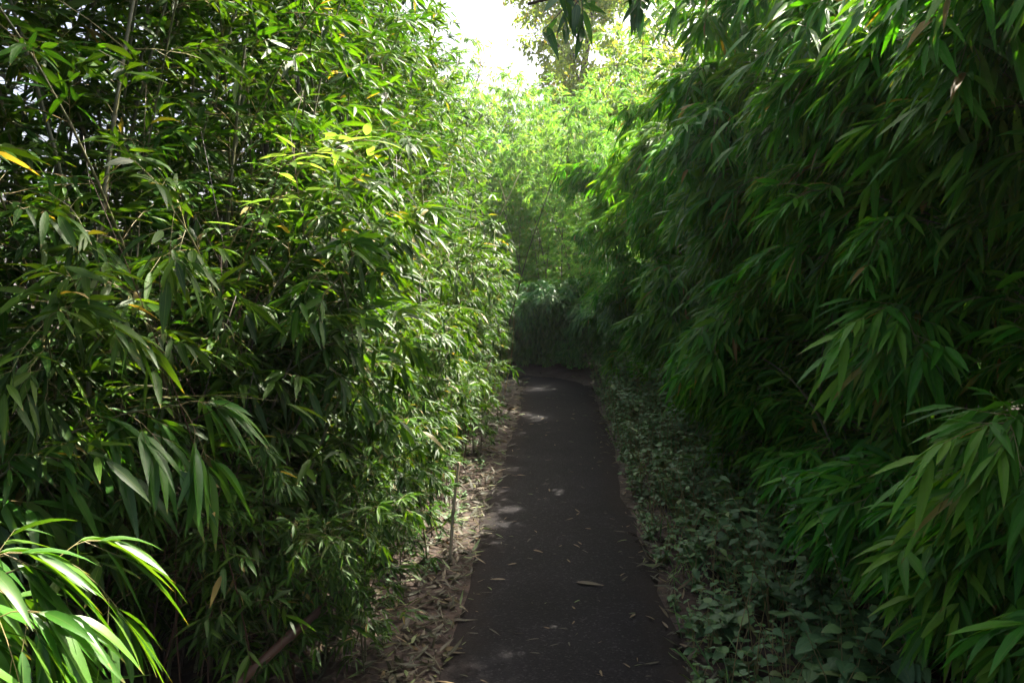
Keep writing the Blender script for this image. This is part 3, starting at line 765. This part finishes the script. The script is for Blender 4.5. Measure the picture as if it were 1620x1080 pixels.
make_tree('round headed tree turning brown behind the pale bamboo', (3.6, 22, 0), 9.5, 3.2, 502, 'leaf_tree', 'trees beyond the bamboo', nleaf=16000)
make_tree('thin crowned tree standing pale against the white sky', (-3.4, 30, 0), 9.5, 3.4, 503, 'leaf_tree', 'trees beyond the bamboo', nleaf=5000)
make_tree('dark tree overhanging the verge bamboo', (5.4, 8.5, 0), 6.4, 2.2, 504, 'leaf_tree_dark', 'dark trees over the bamboo', nleaf=12000)
make_tree('dark tree further along above the verge bamboo', (6.6, 11.5, 0), 6.6, 2.2, 505, 'leaf_tree_dark', 'dark trees over the bamboo', nleaf=12000)

make_tree('unseen tree added above the view to shade the near litter side bamboo', (2.9, 6.5, 0), 15.8, 2.1, 507, 'leaf_tree_dark', 'dark trees over the bamboo', nleaf=16000, lsz=(0.11, 0.18), bare=0.8)  # added out of view; its high crown shades the near hedge top

# the branch that hangs into the top of the view: a tree rooted behind the verge bamboo
def limb_tree():
    g = np.random.default_rng(520)
    t = thing('tree', 'dark leaved tree whose branch hangs over the path at the top', 'tree', (3.3, 4.4, 0))
    T, Lm = Shape(), Shape()
    tr = np.array([(0, 0, -0.1), (0.05, 0, 1.5), (-0.1, 0, 3.0), (-0.25, 0.02, 4.2), (-0.3, 0, 5.6)])
    T.tube(tr, [0.09, 0.08, 0.065, 0.05, 0.02], 10, 0, 0.5)
    LP, LD, LL = [], [], []
    limbs = [[(-0.1, 0, 3.0), (-1.0, -0.15, 3.45), (-1.9, -0.3, 3.4), (-2.7, -0.45, 3.12), (-3.45, -0.5, 2.92)],
             [(-0.25, 0, 4.2), (0.5, 0.4, 4.8), (1.0, 0.7, 5.0)], [(-0.3, 0, 5.0), (-0.1, -0.8, 5.5), (0, -1.4, 5.6)]]
    for k, lm in enumerate(limbs):
        lm = np.array(lm); v = np.linspace(0, 1, len(lm))
        T.tube(lm, 0.028 * (1 - 0.85 * v) + 0.003, 7, 0, 0.5)
        for _ in range(34):
            f = g.uniform(0.35, 1); p = np.array([np.interp(f, v, lm[:, i]) for i in range(3)])
            d = nrm(g.normal(0, 1, 3) + np.array([-0.3, 0, -0.2])); e = p + d * g.uniform(0.12, 0.34) - UP * 0.05
            T.tube(np.stack([p, (p + e) / 2 + UP * 0.02, e]), [0.004, 0.003, 0.0015], 4, 0, 0.5, False)
            for j in range(7):
                LP.append(p + (e - p) * (0.4 + 0.6 * j / 6)); LD.append(d * 0.6 + g.normal(0, 0.6, 3) - UP * 0.75); LL.append(g.uniform(0.09, 0.16))
    n = len(LL); LL = np.array(LL)
    Lm.leaves(LP, np.array(LD), UP + g.normal(0, 0.4, (n, 3)), LL, LL * g.uniform(0.25, 0.34, n), g.uniform(0.05, 0.35, n), g.uniform(0.1, 0.3, n), g.uniform(0, 1, n), PBN, 0)
    link('trunk', T.mesh('limb tree trunk', [M['bark']]), t); link('crown', Lm.mesh('limb tree crown', [M['leaf_tree_dark']]), t)
limb_tree()

# distant leafy mass so that the gaps between stems look into more planting
def woodland():
    g = np.random.default_rng(600); S = Shape(); n = 46000
    u = g.random(n); side = g.random(n)
    # a band of planting round the place, 6 to 14 m away on both flanks and 24 m ahead
    ang = np.where(side < 0.42, g.uniform(R(95), R(215), n), np.where(side < 0.8, g.uniform(R(-35), R(78), n), g.uniform(R(78), R(95), n)))
    rad = np.where(side < 0.42, g.uniform(6.5, 11, n), np.where(side < 0.8, g.uniform(6.5, 11, n), g.uniform(9, 14, n)))
    rad = rad * (1 + 0.9 * np.clip(np.sin(ang), 0, 1) ** 2)
    clumpy = 0.65 + 0.35 * np.sin(ang * 17) * np.sin(rad * 1.3)
    z = (0.05 + g.random(n) ** 0.9 * 4.6) * clumpy
    P = np.stack([rad * np.cos(ang), 4 + rad * np.sin(ang) * 0.9, z], 1)
    L = g.uniform(0.14, 0.26, n)
    S.leaves(P, g.normal(0, 1, (n, 3)) - UP * 0.7, UP + g.normal(0, 0.6, (n, 3)), L, L * g.uniform(0.25, 0.4, n), 0.2, 0.2, g.uniform(0, 0.9, n), PF, 0)
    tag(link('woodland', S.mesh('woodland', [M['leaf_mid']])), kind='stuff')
woodland()

# thin even haze filling the scene, veiling the far end
bpy.context.view_layer.update()
s = Shape(); x0, x1, y0, y1, z0, z1 = -230, 230, -230, 230, -1.2, 19.0
v = [(x, y, z) for z in (z0, z1) for y in (y0, y1) for x in (x0, x1)]
s.add(v, np.zeros((8, 3)), [[0, 2, 3, 1], [4, 5, 7, 6], [0, 1, 5, 4], [2, 6, 7, 3], [0, 4, 6, 2], [1, 3, 7, 5]])
hm = bpy.data.materials.new('haze'); hm.use_nodes = True; hm.node_tree.nodes.clear()
pv = hm.node_tree.nodes.new('ShaderNodeVolumePrincipled'); pv.inputs['Density'].default_value = HAZE
pv.inputs['Color'].default_value = (0.95, 0.97, 1.0, 1); pv.inputs['Anisotropy'].default_value = 0.35
ho = hm.node_tree.nodes.new('ShaderNodeOutputMaterial'); hm.node_tree.links.new(pv.outputs[0], ho.inputs['Volume'])
tag(link('haze', s.mesh('haze', [hm], False)), kind='stuff')

# ------------------------------------------------------------------ light
SUN_EL, SUN_AZ = R(52), R(43)     # azimuth clockwise from +Y: the sun stands ahead, over the verge side
w = bpy.data.worlds.new('World'); scene.world = w; w.use_nodes = True
nt = w.node_tree; nt.nodes.clear()
sky = nt.nodes.new('ShaderNodeTexSky'); sky.sky_type = 'NISHITA'; sky.sun_disc = False
sky.sun_elevation = SUN_EL; sky.sun_rotation = SUN_AZ
sky.air_density = 0.6; sky.dust_density = 8.0; sky.ozone_density = 0.6
bg = nt.nodes.new('ShaderNodeBackground'); bg.inputs['Strength'].default_value = 0.09
nt.links.new(sky.outputs[0], bg.inputs['Color'])
wo = nt.nodes.new('ShaderNodeOutputWorld'); nt.links.new(bg.outputs[0], wo.inputs[0])
sl = bpy.data.lights.new('sun', 'SUN'); sl.energy = 5.0; sl.angle = R(0.5); sl.color = (1.0, 0.92, 0.78)
so = bpy.data.objects.new('sun', sl); C.objects.link(so)
to_sun = Vector((math.sin(SUN_AZ) * math.cos(SUN_EL), math.cos(SUN_AZ) * math.cos(SUN_EL), math.sin(SUN_EL)))
so.rotation_euler = to_sun.to_track_quat('Z', 'Y').to_euler(); so.location = to_sun * 30

# ------------------------------------------------------------------ camera
cam = bpy.data.cameras.new('camera'); cam.lens = 27.5; cam.sensor_width = 36; cam.clip_start = 0.02; cam.clip_end = 1000
co = bpy.data.objects.new('camera', cam); C.objects.link(co)
co.location = (0, 0, 1.6); co.rotation_euler = (R(90 - 4.6), 0, R(3.3))
scene.camera = co

scene.render.engine = 'CYCLES'
cy = scene.cycles
cy.use_adaptive_sampling = True; cy.adaptive_threshold = 0.02
cy.max_bounces = 6; cy.diffuse_bounces = 3; cy.glossy_bounces = 2; cy.transmission_bounces = 4; cy.transparent_max_bounces = 4
cy.caustics_reflective = False; cy.caustics_refractive = False
cy.use_denoising = True
try:
    cy.denoiser = 'OPENIMAGEDENOISE'; cy.denoising_input_passes = 'RGB_ALBEDO_NORMAL'
except Exception:
    pass
vs = scene.view_settings
vs.view_transform = 'Standard'; vs.look = 'None'; vs.exposure = 2.52; vs.gamma = 1.0
